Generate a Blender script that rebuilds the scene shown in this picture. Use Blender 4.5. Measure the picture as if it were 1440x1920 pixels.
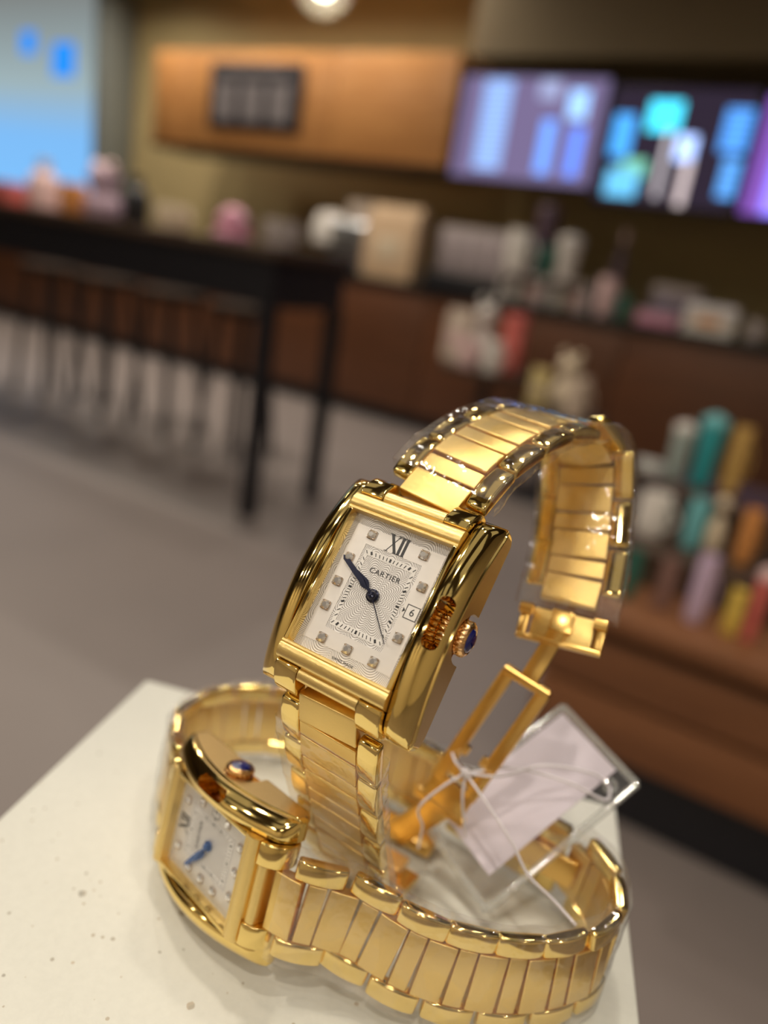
import bpy, bmesh, math, random
from mathutils import Vector, Matrix, noise
random.seed(7)
for o in list(bpy.data.objects): bpy.data.objects.remove(o)
scn = bpy.context.scene
COL = scn.collection
MM = 0.001
PI = math.pi

# ------------------------------------------------------------------ camera
F_PX = 1400.0
PITCH, ROLL = math.radians(18.2), math.radians(9.2)
ZP = 0.92                                   # height of the plinth top above the floor
CAM = Vector((0, 0, ZP + 0.129))
_u = Vector((math.cos(PITCH)*math.sin(ROLL), -math.cos(PITCH)*math.cos(ROLL), -math.sin(PITCH)))
_k = Vector((0, 0, 1)); _Y = (_k - _k.dot(_u)*_u).normalized(); _X = _Y.cross(_u)
M3 = Matrix((_X, _Y, _u))                   # photo axes (right, down, forward) to world
cam = bpy.data.cameras.new('camera'); cam_o = bpy.data.objects.new('camera', cam); COL.objects.link(cam_o)
cam.sensor_fit = 'VERTICAL'; cam.sensor_height = 36.0; cam.sensor_width = 27.0
cam.lens = F_PX*36.0/1920.0
cam.clip_start = 0.005; cam.clip_end = 60
R = M3 @ Matrix(((1, 0, 0), (0, -1, 0), (0, 0, -1)))
cam_o.matrix_world = Matrix.Translation(CAM) @ R.to_4x4()
cam.dof.use_dof = True; cam.dof.focus_distance = 0.122; cam.dof.aperture_fstop = 7.0
scn.camera = cam_o

def ray(px, py): return M3 @ Vector(((px-720)/F_PX, (py-960)/F_PX, 1))
def cw(x, y, z): return M3 @ Vector((x, y, z))*MM + CAM          # photo-axes millimetres to world
def atd(px, py, d): return ray(px, py)*(d*MM) + CAM              # pixel and depth in millimetres
def atz(px, py, z):
    d = ray(px, py); return CAM + d*((z-CAM.z)/d.z)
# the room is turned against the plinth: E1 runs along the counter, E2 away from the camera
O0 = Vector((-.1, 5.22, 0)); E1 = Vector((.876, -.483, 0)).normalized(); E2 = Vector((.483, .876, 0)).normalized()
ROOM_A = math.atan2(E1.y, E1.x)
def room(u, v, z): return O0 + E1*u + E2*v + Vector((0, 0, z))
def onw(px, py, off):                                            # pixel on a plane parallel to the counter front
    d = ray(px, py); s = (O0 + E2*off - CAM).dot(E2)/d.dot(E2); P = CAM + d*s
    return (P-O0).dot(E1), P.z

# ------------------------------------------------------------------ world, exposure
w = bpy.data.worlds.new('world'); scn.world = w; w.use_nodes = True
w.node_tree.nodes['Background'].inputs[0].default_value = (.9, .78, .62, 1)
w.node_tree.nodes['Background'].inputs[1].default_value = 0.05
scn.view_settings.view_transform = 'Standard'; scn.view_settings.look = 'None'
scn.view_settings.exposure = 0.06; scn.view_settings.gamma = 1.0; scn.view_settings.use_curve_mapping = False
scn.cycles.max_bounces = 10; scn.cycles.glossy_bounces = 6; scn.cycles.transparent_max_bounces = 32
scn.cycles.sample_clamp_indirect = 4.0
scn.cycles.use_denoising = True

# ceiling downlights: (along counter, away from camera, watts)
CEIL = 3.3
DOWN = [(2.1, -3.7, 10), (3.1, -4.0, 9), (1.5, -4.7, 10), (2.7, -5.3, 11), (.3, -4.4, 9), (-.3, -2.08, 27), (-1.9, -2.08, 27), (-3.6, -1.6, 18), (.5, -1.4, 8),
        (2.6, -1.6, 5), (-2.6, .05, 18), (-1.5, .05, 18), (-.5, .05, 14), (-3.6, .3, 18), (1.0, -6.4, 14), (4.0, -6.4, 14),
        (-1.4, -7.7, 17), (-.3, -7.7, 17), (1.9, -7.8, 17), (4.0, -7.7, 17), (5.3, -5.0, 12)]  # those along the front wall are added, to brighten what the gold reflects

FILL_PANEL_W = 1.5

# ------------------------------------------------------------------ helpers
def finish(bm, angle=38):
    bmesh.ops.recalc_face_normals(bm, faces=bm.faces)
    for f_ in bm.faces: f_.smooth = True
    for e in bm.edges:
        if len(e.link_faces) == 2 and e.calc_face_angle(0) > math.radians(angle): e.smooth = False
def mesh(name, bm, mat, angle=38):
    finish(bm, angle); me = bpy.data.meshes.new(name); bm.to_mesh(me); bm.free()
    me.materials.append(mat); return me
def obj(name, data, mat=None, parent=None, mw=None, angle=38):
    """link a mesh; mw is its wanted world matrix (its own frame when parented with mw=None)"""
    if isinstance(data, bmesh.types.BMesh): data = mesh(name, data, mat, angle)
    o = bpy.data.objects.new(name, data); COL.objects.link(o)
    if parent is not None:
        o.parent = parent
        if mw is not None: o.matrix_basis = wm(parent).inverted() @ mw
    elif mw is not None: o.matrix_basis = mw
    return o
def wm(o):
    m = o.matrix_basis.copy()
    while o.parent is not None:
        o = o.parent; m = o.matrix_basis @ m
    return m
def empty(name, mw):
    o = bpy.data.objects.new(name, None); COL.objects.link(o); o.empty_display_size = .02; o.matrix_basis = mw; return o
def tag(o, label=None, cat=None, group=None, kind=None):
    if label: o['label'] = label
    if cat: o['category'] = cat
    if group: o['group'] = group
    if kind: o['kind'] = kind
    return o
def frame(x, y, z, p): return Matrix(((x.x, y.x, z.x, p.x), (x.y, y.y, z.y, p.y), (x.z, y.z, z.z, p.z), (0, 0, 0, 1)))
def box(bm, c, s, bev=0, seg=2, m=None):
    """box of full size s centred at c, optionally bevelled"""
    r = bmesh.ops.create_cube(bm, size=1); vs = r['verts']
    for v in vs: v.co = Vector((v.co.x*s[0]+c[0], v.co.y*s[1]+c[1], v.co.z*s[2]+c[2]))
    if bev:
        es = list({e for v in vs for e in v.link_edges})
        r2 = bmesh.ops.bevel(bm, geom=es, offset=bev, segments=seg, profile=.5, affect='EDGES')
        vs = list({v for v in r2['verts']} | {v for v in vs if v.is_valid})
    if m is not None: bmesh.ops.transform(bm, matrix=m, verts=[v for v in vs if v.is_valid])
def lathe(bm, prof, n=32, m=None, cap=True):
    rings = []
    for (r, z) in prof:
        rings.append([bm.verts.new((r*math.cos(2*PI*i/n), r*math.sin(2*PI*i/n), z)) for i in range(n)])
    for a, b in zip(rings, rings[1:]):
        for i in range(n): bm.faces.new((a[i], a[(i+1) % n], b[(i+1) % n], b[i]))
    if cap:
        bm.faces.new(rings[0][::-1]); bm.faces.new(rings[-1])
    if m is not None: bmesh.ops.transform(bm, matrix=m, verts=[v for r_ in rings for v in r_])
def tube(bm, pts, r, n=8):
    pts = [Vector(p) for p in pts]; rings = []; ref = Vector((.3, .2, .93))
    for i, p in enumerate(pts):
        t = (pts[min(i+1, len(pts)-1)] - pts[max(i-1, 0)]).normalized()
        a = t.cross(ref)
        if a.length < .05: a = t.cross(Vector((1, 0, 0)))
        a.normalize(); b = t.cross(a)
        rr = r(i/(len(pts)-1)) if callable(r) else r
        rings.append([bm.verts.new(p + (a*math.cos(2*PI*k/n) + b*math.sin(2*PI*k/n))*rr) for k in range(n)])
    for x, y in zip(rings, rings[1:]):
        for i in range(n): bm.faces.new((x[i], x[(i+1) % n], y[(i+1) % n], y[i]))
    bm.faces.new(rings[0][::-1]); bm.faces.new(rings[-1])
def prism(bm, poly, z0, z1, m=None):
    a = [bm.verts.new((x, y, z0)) for x, y in poly]; b = [bm.verts.new((x, y, z1)) for x, y in poly]; n = len(poly)
    bm.faces.new(a[::-1]); bm.faces.new(b)
    for i in range(n): bm.faces.new((a[i], a[(i+1) % n], b[(i+1) % n], b[i]))
    if m is not None: bmesh.ops.transform(bm, matrix=m, verts=a+b)
def bar(bm, p0, p1, wdir, wd, th, bev=0):
    t = (p1-p0); L = t.length; t.normalize(); x = (wdir - t*wdir.dot(t)).normalized(); z = x.cross(t)
    box(bm, (0, 0, 0), (wd, L, th), bev, 2, frame(x, t, z, (p0+p1)/2))
def spline(pts, step):
    """Catmull-Rom through pts, resampled to an even step; returns list of (P, T) and the length"""
    P = [pts[0]*2-pts[1]] + list(pts) + [pts[-1]*2-pts[-2]]; dense = []
    for i in range(1, len(P)-2):
        p0, p1, p2, p3 = P[i-1:i+3]
        for k in range(40):
            t = k/40
            dense.append(.5*((2*p1)+(p2-p0)*t+(2*p0-5*p1+4*p2-p3)*t*t+(3*p1-p0-3*p2+p3)*t*t*t))
    dense.append(P[-2]); L = [0]
    for a, b in zip(dense, dense[1:]): L.append(L[-1]+(b-a).length)
    def at(s):
        s = max(0, min(L[-1]-1e-9, s)); lo, hi = 0, len(L)-1
        while hi-lo > 1:
            m = (lo+hi)//2
            if L[m] <= s: lo = m
            else: hi = m
        f = (s-L[lo])/max(1e-12, L[lo+1]-L[lo]); return dense[lo].lerp(dense[lo+1], f)
    def full(s):
        d = .0012; return at(s), (at(min(L[-1], s+d))-at(max(0, s-d))).normalized()
    return full, L[-1]

# ------------------------------------------------------------------ materials
def mat(name): 
    m = bpy.data.materials.new(name); m.use_nodes = True; nt = m.node_tree; nt.nodes.clear()
    out = nt.nodes.new('ShaderNodeOutputMaterial'); return m, nt, out
def N(nt, typ, **kw):
    n = nt.nodes.new(typ)
    for k, v in kw.items():
        if k.startswith('i_'): n.inputs[k[2:].replace('_', ' ')].default_value = v
        else: setattr(n, k, v)
    return n
def math_n(nt, op, a, b=None):
    n = nt.nodes.new('ShaderNodeMath'); n.operation = op
    for i, v in enumerate((a, b)):
        if v is None: continue
        if isinstance(v, (int, float)): n.inputs[i].default_value = v
        else: nt.links.new(v, n.inputs[i])
    return n.outputs[0]
def simple(name, col, rough=.5, metal=0.0, scale=None, bump=0.0, var=0.0, coat=0.0, stretch=None, spec=.5, trans=0.0):
    """principled with a noise that varies colour and fine relief"""
    m, nt, out = mat(name); p = N(nt, 'ShaderNodeBsdfPrincipled')
    p.inputs['Base Color'].default_value = (*col, 1); p.inputs['Roughness'].default_value = rough
    p.inputs['Metallic'].default_value = metal; p.inputs['Coat Weight'].default_value = coat; p.inputs['Specular IOR Level'].default_value = spec
    p.inputs['Transmission Weight'].default_value = trans
    if scale:
        tc = N(nt, 'ShaderNodeTexCoord'); mp = N(nt, 'ShaderNodeMapping')
        if stretch: mp.inputs['Scale'].default_value = stretch
        nt.links.new(tc.outputs['Object'], mp.inputs[0])
        no = N(nt, 'ShaderNodeTexNoise'); no.inputs['Scale'].default_value = scale; no.inputs['Detail'].default_value = 4
        nt.links.new(mp.outputs[0], no.inputs['Vector'])
        if var:
            mx = N(nt, 'ShaderNodeMixRGB'); mx.inputs[1].default_value = (*[c*(1-var) for c in col], 1); mx.inputs[2].default_value = (*[min(1, c*(1+var)) for c in col], 1)
            nt.links.new(no.outputs['Fac'], mx.inputs[0]); nt.links.new(mx.outputs[0], p.inputs['Base Color'])
        if bump:
            b = N(nt, 'ShaderNodeBump'); b.inputs['Strength'].default_value = bump; b.inputs['Distance'].default_value = .0002
            nt.links.new(no.outputs['Fac'], b.inputs['Height']); nt.links.new(b.outputs[0], p.inputs['Normal'])
    nt.links.new(p.outputs[0], out.inputs[0]); return m
def thin_clear(name, refl=1.0, rough=.02, haze=0.0, hazecol=(1, 1, 1), bump=None, ior=1.5, patch=None):
    """thin clear sheet: passes light straight, mirrors by fresnel, scatters a little"""
    m, nt, out = mat(name); tr = N(nt, 'ShaderNodeBsdfTransparent'); gl = N(nt, 'ShaderNodeBsdfGlossy'); gl.inputs['Roughness'].default_value = rough
    fr = N(nt, 'ShaderNodeLayerWeight'); fr.inputs['Blend'].default_value = .5
    if bump:
        tc = N(nt, 'ShaderNodeTexCoord'); no = N(nt, 'ShaderNodeTexNoise'); no.inputs['Scale'].default_value = bump[0]; no.inputs['Detail'].default_value = 2
        nt.links.new(tc.outputs['Object'], no.inputs['Vector'])
        b = N(nt, 'ShaderNodeBump'); b.inputs['Strength'].default_value = bump[1]; b.inputs['Distance'].default_value = .0006
        nt.links.new(no.outputs['Fac'], b.inputs['Height']); nt.links.new(b.outputs[0], gl.inputs['Normal']); nt.links.new(b.outputs[0], fr.inputs['Normal'])
    # Schlick reflectance of a thin sheet, alike from both sides
    r0 = 2*((ior-1)/(ior+1))**2
    fac = math_n(nt, 'MULTIPLY', math_n(nt, 'ADD', math_n(nt, 'MULTIPLY', math_n(nt, 'POWER', fr.outputs['Facing'], 5.0), 1-r0), r0), refl)
    fac = math_n(nt, 'MINIMUM', fac, 1.0)
    df = N(nt, 'ShaderNodeBsdfTranslucent') if False else N(nt, 'ShaderNodeBsdfDiffuse'); df.inputs[0].default_value = (*hazecol, 1)
    m1 = N(nt, 'ShaderNodeMixShader'); m1.inputs[0].default_value = haze
    if patch:                                     # cloudy where the sheet stands off, clear where it clings
        tc2 = N(nt, 'ShaderNodeTexCoord'); n2 = N(nt, 'ShaderNodeTexNoise'); n2.inputs['Scale'].default_value = patch[0]; n2.inputs['Detail'].default_value = 1; nt.links.new(tc2.outputs['Object'], n2.inputs['Vector'])
        mr = N(nt, 'ShaderNodeMapRange'); mr.inputs['From Min'].default_value = .46; mr.inputs['From Max'].default_value = .50; mr.inputs['To Min'].default_value = haze; mr.inputs['To Max'].default_value = patch[1]
        nt.links.new(n2.outputs['Fac'], mr.inputs['Value']); nt.links.new(mr.outputs[0], m1.inputs[0])
    nt.links.new(tr.outputs[0], m1.inputs[1]); nt.links.new(df.outputs[0], m1.inputs[2])
    m2 = N(nt, 'ShaderNodeMixShader'); nt.links.new(fac, m2.inputs[0]); nt.links.new(m1.outputs[0], m2.inputs[1]); nt.links.new(gl.outputs[0], m2.inputs[2])
    nt.links.new(m2.outputs[0], out.inputs[0]); return m
def emit(name, col, s, stripes=None):
    m, nt, out = mat(name); e = N(nt, 'ShaderNodeEmission'); s *= 1.35 if 'screen' in name else 1.0
    e.inputs[0].default_value = (*col, 1); e.inputs[1].default_value = s
    if stripes:                                     # rows of small print on a lit screen
        tc = N(nt, 'ShaderNodeTexCoord'); wv = N(nt, 'ShaderNodeTexWave'); wv.bands_direction = 'Z'; wv.inputs['Scale'].default_value = stripes
        nt.links.new(tc.outputs['Object'], wv.inputs['Vector'])
        nt.links.new(math_n(nt, 'ADD', math_n(nt, 'MULTIPLY', wv.outputs['Fac'], s*.5), s*.6), e.inputs[1])
    nt.links.new(e.outputs[0], out.inputs[0]); return m
def brushed(name, col, rough, stretch):
    m = simple(name, col, rough, 1.0, scale=900, bump=.2, var=.09, stretch=stretch); return m
def wood(name, c1, c2, rough=.45, scale=3.0, rot=0):
    m, nt, out = mat(name); p = N(nt, 'ShaderNodeBsdfPrincipled'); tc = N(nt, 'ShaderNodeTexCoord'); mp = N(nt, 'ShaderNodeMapping')
    mp.inputs['Scale'].default_value = (1.2, 8, 8); nt.links.new(tc.outputs['Object'], mp.inputs[0])
    no = N(nt, 'ShaderNodeTexNoise'); no.inputs['Scale'].default_value = scale; no.inputs['Detail'].default_value = 6; no.inputs['Distortion'].default_value = .6
    nt.links.new(mp.outputs[0], no.inputs['Vector']); cr = N(nt, 'ShaderNodeValToRGB')
    cr.color_ramp.elements[0].position = .3; cr.color_ramp.elements[0].color = (*c1, 1); cr.color_ramp.elements[1].position = .7; cr.color_ramp.elements[1].color = (*c2, 1)
    nt.links.new(no.outputs['Fac'], cr.inputs[0]); nt.links.new(cr.outputs[0], p.inputs['Base Color']); p.inputs['Roughness'].default_value = rough
    nt.links.new(p.outputs[0], out.inputs[0]); return m

GOLD_C = (.91, .68, .25)
M = {}
M['gold'] = simple('polished_gold', GOLD_C, .07, 1.0, scale=60, bump=.02)
M['satin'] = brushed('brushed_gold', (.92, .69, .28), .30, (30, 1, 1))
M['satin2'] = brushed('brushed_gold_lengthwise', (.88, .63, .23), .33, (1, 30, 1))
M['satin_plate'] = brushed('brushed_gold_plate', (.70, .50, .22), .42, (1, 1, 20))
M['rose'] = simple('rose_gold', (.90, .57, .27), .12, 1.0, scale=80, bump=.02)
M['clasp_gold'] = simple('clasp_gold', (.88, .58, .19), .28, 1.0, scale=300, bump=.05)
M['spinel'] = simple('blue_spinel', (.004, .008, .12), .06, 0, scale=200, var=.3, coat=1.0)
M['blue_steel'] = simple('blued_steel', (.007, .009, .03), .22, .55, scale=200, var=.2, coat=.4)
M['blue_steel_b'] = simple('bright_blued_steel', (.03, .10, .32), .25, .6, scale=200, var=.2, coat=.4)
M['ink'] = simple('black_print', (.008, .008, .012), .35, scale=100, var=.2)
M['diamond'] = simple('diamond', (.96, .91, .87), .05, .7, scale=1500, var=.25, coat=1.0)
M['setting'] = simple('white_gold_setting', (.70, .60, .50), .2, 1.0, scale=300, var=.2)
M['satin_dial'] = simple('satin_silver_dial', (.70, .67, .64), .38, .35, scale=260, var=.07, bump=.05, stretch=(1, 3, 1))
M['white_dial'] = simple('white_dial_track', (.80, .78, .76), .45, .1, scale=200, var=.03)
M['crystal'] = thin_clear('watch_crystal', .22, .01)
M['film'] = thin_clear('plastic_film', .9, .07, .012, (1, .96, .92), bump=(230, .8), patch=(190, .05))
M['acrylic'] = thin_clear('clear_acrylic', .25, .03, .03, (.95, .95, 1), ior=1.5)
M['acrylic_edge'] = thin_clear('acrylic_edge', 1.5, .05, .22, (.8, .85, .85), ior=1.6)
M['paper'] = simple('tag_paper', (.62, .57, .66), .7, scale=300, var=.03)
M['string'] = simple('white_elastic', (.78, .75, .82), .6, scale=2000, var=.1)

def guilloche(name):
    m, nt, out = mat(name); p = N(nt, 'ShaderNodeBsdfPrincipled'); tc = N(nt, 'ShaderNodeTexCoord'); sp = N(nt, 'ShaderNodeSeparateXYZ')
    nt.links.new(tc.outputs['Object'], sp.inputs[0]); x, y = sp.outputs[0], sp.outputs[1]
    r = math_n(nt, 'SQRT', math_n(nt, 'ADD', math_n(nt, 'MULTIPLY', x, x), math_n(nt, 'MULTIPLY', y, y)))
    th = math_n(nt, 'ARCTAN2', y, x)
    sc = math_n(nt, 'ABSOLUTE', math_n(nt, 'SINE', math_n(nt, 'MULTIPLY', th, 7.0)))
    ph = math_n(nt, 'MULTIPLY', math_n(nt, 'MULTIPLY', r, math_n(nt, 'SUBTRACT', 1.0, math_n(nt, 'MULTIPLY', sc, .15))), 2*PI/.00034)
    v = math_n(nt, 'ADD', math_n(nt, 'MULTIPLY', math_n(nt, 'SINE', ph), .5), .5)
    mx = N(nt, 'ShaderNodeMixRGB'); mx.inputs[1].default_value = (.33, .31, .30, 1); mx.inputs[2].default_value = (.90, .88, .87, 1); nt.links.new(v, mx.inputs[0])
    b = N(nt, 'ShaderNodeBump'); b.inputs['Strength'].default_value = .5; b.inputs['Distance'].default_value = .00004; nt.links.new(v, b.inputs['Height'])
    nt.links.new(mx.outputs[0], p.inputs['Base Color']); nt.links.new(b.outputs[0], p.inputs['Normal']); p.inputs['Roughness'].default_value = .38; p.inputs['Metallic'].default_value = .3
    nt.links.new(p.outputs[0], out.inputs[0]); return m
M['guilloche'] = guilloche('guilloche_silver')

def plinth_mat():
    m, nt, out = mat('speckled_white_stone'); p = N(nt, 'ShaderNodeBsdfPrincipled'); tc = N(nt, 'ShaderNodeTexCoord')
    n1 = N(nt, 'ShaderNodeTexNoise'); n1.inputs['Scale'].default_value = 700; n1.inputs['Detail'].default_value = 5; n1.inputs['Roughness'].default_value = .6
    vo = N(nt, 'ShaderNodeTexVoronoi'); vo.inputs['Scale'].default_value = 520; vo.inputs['Randomness'].default_value = 1
    for n in (n1, vo): nt.links.new(tc.outputs['Object'], n.inputs['Vector'])
    n2 = N(nt, 'ShaderNodeTexNoise'); n2.inputs['Scale'].default_value = 60; nt.links.new(tc.outputs['Object'], n2.inputs['Vector'])
    sp = N(nt, 'ShaderNodeSeparateXYZ'); nt.links.new(vo.outputs['Color'], sp.inputs[0])
    # a speck shows where the cell's own random number is high, its size follows that number
    rad = math_n(nt, 'MULTIPLY', math_n(nt, 'SUBTRACT', sp.outputs[0], .80), 1.2)
    wob = math_n(nt, 'ADD', vo.outputs['Distance'], math_n(nt, 'MULTIPLY', n1.outputs['Fac'], .25))
    small = math_n(nt, 'LESS_THAN', wob, math_n(nt, 'ADD', rad, .12))
    vb = N(nt, 'ShaderNodeTexVoronoi'); vb.inputs['Scale'].default_value = 95; nt.links.new(tc.outputs['Object'], vb.inputs['Vector']); sb = N(nt, 'ShaderNodeSeparateXYZ'); nt.links.new(vb.outputs['Color'], sb.inputs[0])
    big = math_n(nt, 'MULTIPLY', math_n(nt, 'LESS_THAN', math_n(nt, 'ADD', vb.outputs['Distance'], math_n(nt, 'MULTIPLY', n1.outputs['Fac'], .10)), .14), math_n(nt, 'GREATER_THAN', sb.outputs[0], .93))
    speck = math_n(nt, 'MAXIMUM', small, big)
    c1 = N(nt, 'ShaderNodeMixRGB'); c1.inputs[1].default_value = (.60, .605, .56, 1); c1.inputs[2].default_value = (.69, .695, .645, 1); nt.links.new(n1.outputs['Fac'], c1.inputs[0])
    sc = N(nt, 'ShaderNodeMixRGB'); sc.inputs[1].default_value = (.42, .33, .22, 1); sc.inputs[2].default_value = (.20, .19, .16, 1); nt.links.new(sp.outputs[1], sc.inputs[0])
    c2 = N(nt, 'ShaderNodeMixRGB'); nt.links.new(math_n(nt, 'MULTIPLY', speck, .7), c2.inputs[0]); nt.links.new(c1.outputs[0], c2.inputs[1]); nt.links.new(sc.outputs[0], c2.inputs[2])
    b = N(nt, 'ShaderNodeBump'); b.inputs['Strength'].default_value = .12; b.inputs['Distance'].default_value = .0003; nt.links.new(n1.outputs['Fac'], b.inputs['Height'])
    nt.links.new(c2.outputs[0], p.inputs['Base Color']); nt.links.new(b.outputs[0], p.inputs['Normal']); p.inputs['Roughness'].default_value = .42
    nt.links.new(p.outputs[0], out.inputs[0]); return m
M['plinth'] = plinth_mat()
M['floor'] = simple('grey_concrete_floor', (.20, .168, .158), .5, scale=2.2, var=.12)
M['ceiling'] = simple('dark_brown_ceiling', (.075, .055, .032), .8, scale=3, var=.2)
M['wall'] = simple('khaki_wall', (.46, .36, .175), .75, scale=2.5, var=.10)
M['wall_dark'] = simple('dim_brown_wall', (.22, .17, .10), .8, scale=2.5, var=.12)
M['wall_cream'] = simple('cream_wall', (.72, .64, .50), .7, scale=2.5, var=.06)
M['oak'] = wood('orange_oak', (.50, .22, .07), (.62, .30, .10), .4)
M['walnut'] = wood('red_brown_walnut', (.085, .030, .011), (.13, .046, .017), .42)
M['walnut2'] = wood('mid_brown_wood', (.155, .058, .020), (.21, .082, .030), .5)
M['darkwood'] = wood('dark_table_wood', (.035, .018, .010), (.06, .032, .018), .5)
M['black'] = simple('black_metal', (.008, .008, .012), .4, scale=20, var=.3)
M['stone_black'] = simple('black_stone', (.012, .011, .011), .25, scale=30, var=.3)
M['steel'] = simple('brushed_steel', (.62, .64, .66), .28, 1.0, scale=40, var=.08, stretch=(1, 20, 1))
def c_(name, col, rough=.45): 
    if name not in M: M[name] = simple(name, col, rough, scale=30, var=.08)
    return M[name]

# ------------------------------------------------------------------ the room
RM = Matrix.Translation(O0) @ Matrix.Rotation(ROOM_A, 4, 'Z')
def rbox(name, u0, u1, v0, v1, z0, z1, m, parent=None, bev=0, seg=2):
    """box given in room coordinates with its own origin at the middle of its underside"""
    bm = bmesh.new(); box(bm, (0, 0, (z1-z0)/2), (u1-u0, v1-v0, z1-z0), bev, seg)
    return obj(name, bm, m, parent, RM @ Matrix.Translation(((u0+u1)/2, (v0+v1)/2, z0)))
U0, U1, V0, V1 = -7.6, 6.2, -8.6, 1.3
def struct(o): o['kind'] = 'structure'; return o
struct(rbox('floor', U0, U1, V0, V1, -.1, 0, M['floor']))
struct(rbox('ceiling', U0, U1, V0, V1, CEIL, CEIL+.1, M['ceiling']))
struct(rbox('wall_back', U0, U1, V1, V1+.1, 0, CEIL, M['wall']))
struct(rbox('wall_left', U0-.1, U0, V0, V1, 0, CEIL, M['wall_dark']))
struct(rbox('wall_right', U1, U1+.1, V0, V1, 0, CEIL, M['wall_cream']))
struct(rbox('wall_front', U0, U1, V0-.1, V0, 0, CEIL, M['wall_cream']))
struct(rbox('trim_1', -.05, U1, .45, V1, 2.42, CEIL, M['wall_dark']))      # bulkhead over the screens

# downlights in the ceiling
for i, (u, v, pw) in enumerate(DOWN):
    p = room(u, v, CEIL); e = empty('ceiling_downlight', Matrix.Translation(p))
    tag(e, 'round recessed warm downlight in the dark ceiling above the cafe', 'ceiling light', 'ceiling downlights')
    bm = bmesh.new(); lathe(bm, [(.055, -.012), (.075, -.012), (.078, 0), (.055, 0)], 24, cap=False); obj('trim_ring', bm, M['black'], e)
    L = bpy.data.lights.new('downlight', 'AREA'); L.shape = 'DISK'; L.size = .10; L.energy = pw*1.0; L.color = (1, .89, .74); L.spread = math.radians(150)
    lo = bpy.data.objects.new('downlight_lamp', L); COL.objects.link(lo); lo.parent = e; lo.location = (0, 0, -.006)

# square fill panels added in the ceiling to give the gold soft reflections
for u in (.6, 2.5, 4.4):
    for v in (-2.9, -4.6, -6.3):
        e = empty('added_fill_panel', Matrix.Translation(room(u, v, CEIL)) @ Matrix.Rotation(ROOM_A, 4, 'Z')); tag(e, 'added square soft fill light panel in the ceiling on the shop side', 'ceiling light', 'added ceiling fill panels')
        bm = bmesh.new()
        for sx, sy, lx, ly in ((0, .63, 1.28, .02), (0, -.63, 1.28, .02), (.63, 0, .02, 1.24), (-.63, 0, .02, 1.24)): box(bm, (sx, sy, -.012), (lx, ly, .024))
        obj('fill_panel_frame', bm, M['black'], e)
        L = bpy.data.lights.new('panel', 'AREA'); L.shape = 'SQUARE'; L.size = 1.24; L.energy = FILL_PANEL_W; L.color = (1, .90, .72)
        lo = bpy.data.objects.new('fill_panel_lamp', L); COL.objects.link(lo); lo.parent = e; lo.location = (0, 0, -.01)

# service counter
e = empty('service_counter', RM @ Matrix.Translation((-.6, .3, 0)))
tag(e, 'long red brown wooden cafe counter with a black stone top', 'counter')
us = [-5.0, -3.7, -2.4, -1.1, .2, 1.5, 2.8, 4.1]
for a, b in zip(us, us[1:]): rbox('front_panel', a+.004, b-.004, 0, .04, .10, .90, M['walnut'], e, .004)
rbox('carcass', us[0], us[-1], .04, .62, .10, .90, M['darkwood'], e); rbox('kick_board', us[0], us[-1], .05, .60, 0, .10, M['black'], e)
rbox('worktop', us[0]-.02, us[-1]+.02, -.03, .64, .90, .95, M['stone_black'], e, .006)
CT = .95
# oak wall cabinet over the counter
e = empty('wall_cabinet', RM @ Matrix.Translation((-1.4, .5, 1.70)))
tag(e, 'orange oak wall cabinet above the counter with a black menu board on it', 'cabinet')
for a, b in ((-2.83, -2.42), (-2.42, -1.0), (-1.0, -.02)): rbox('door_panel', a+.003, b-.003, .30, .34, 1.72, 2.40, M['oak'], e, .004)
rbox('carcass', -2.83, -.02, .34, .80, 1.72, 2.40, M['oak'], e)
rbox('bottom_board', -2.86, .0, .32, .82, 1.69, 1.72, M['darkwood'], e)
# black board
e = empty('menu_board', RM @ Matrix.Translation((-1.72, .28, 1.85)))
tag(e, 'black framed menu board with pale drawings hanging on the oak cabinet', 'menu board')
rbox('board', -2.17, -1.27, .262, .292, 1.85, 2.31, simple('slate_board', (.018, .014, .02), .6, scale=30, var=.3), e, .004)
M['chalk'] = simple('chalk_print', (.20, .18, .19), .8, scale=9, var=.7)
rbox('heading', -2.0, -1.42, .258, .262, 2.23, 2.26, M['chalk'], e)
for a in (-2.10, -1.83, -1.56): rbox('drawing', a, a+.20, .258, .262, 1.91, 2.17, M['chalk'], e)
# menu screens
def screen(u0, u1, z0, z1, label, plates, base, bs):
    e = empty('menu_screen', RM @ Matrix.Translation(((u0+u1)/2, .33, z0))); tag(e, label, 'screen', 'menu screens above the counter')
    rbox('housing', u0, u1, .31, .40, z0, z1, M['black'], e, .004)
    rbox('display', u0+.015, u1-.015, .302, .31, z0+.015, z1-.015, emit('screen_base', base, bs), e)
    for (p0, p1, q0, q1, colr, s, st) in plates:      # pixel boxes turned into places on the screen
        a, za = onw(p0, q1, .3); b, zb = onw(p1, q0, .3); ua, ub = max(min(a, b), u0+.02), min(max(a, b), u1-.02); z_a, z_b = max(min(za, zb), z0+.02), min(max(za, zb), z1-.02)
        if ub-ua < .01: continue
        rbox('menu_picture', ua, ub, .298, .302, z_a, z_b, emit('screen_picture', colr, s, st), e, .0)
screen(.02, 1.0, 1.66, 2.28, 'lit menu screen in pale blue and mauve beside the oak cabinet',
       [(885, 965, 150, 315, (.32, .50, .95), 1.0, 9), (1000, 1045, 225, 325, (.16, .36, 1.0), 1.1, 0), (1055, 1098, 240, 330, (.13, .28, 1.0), 1.1, 0), (1062, 1108, 170, 222, (.33, .58, 1), 1.2, 0), (1010, 1055, 150, 185, (.45, .5, .8), .7, 0)], (.28, .22, .42), .55)
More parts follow.
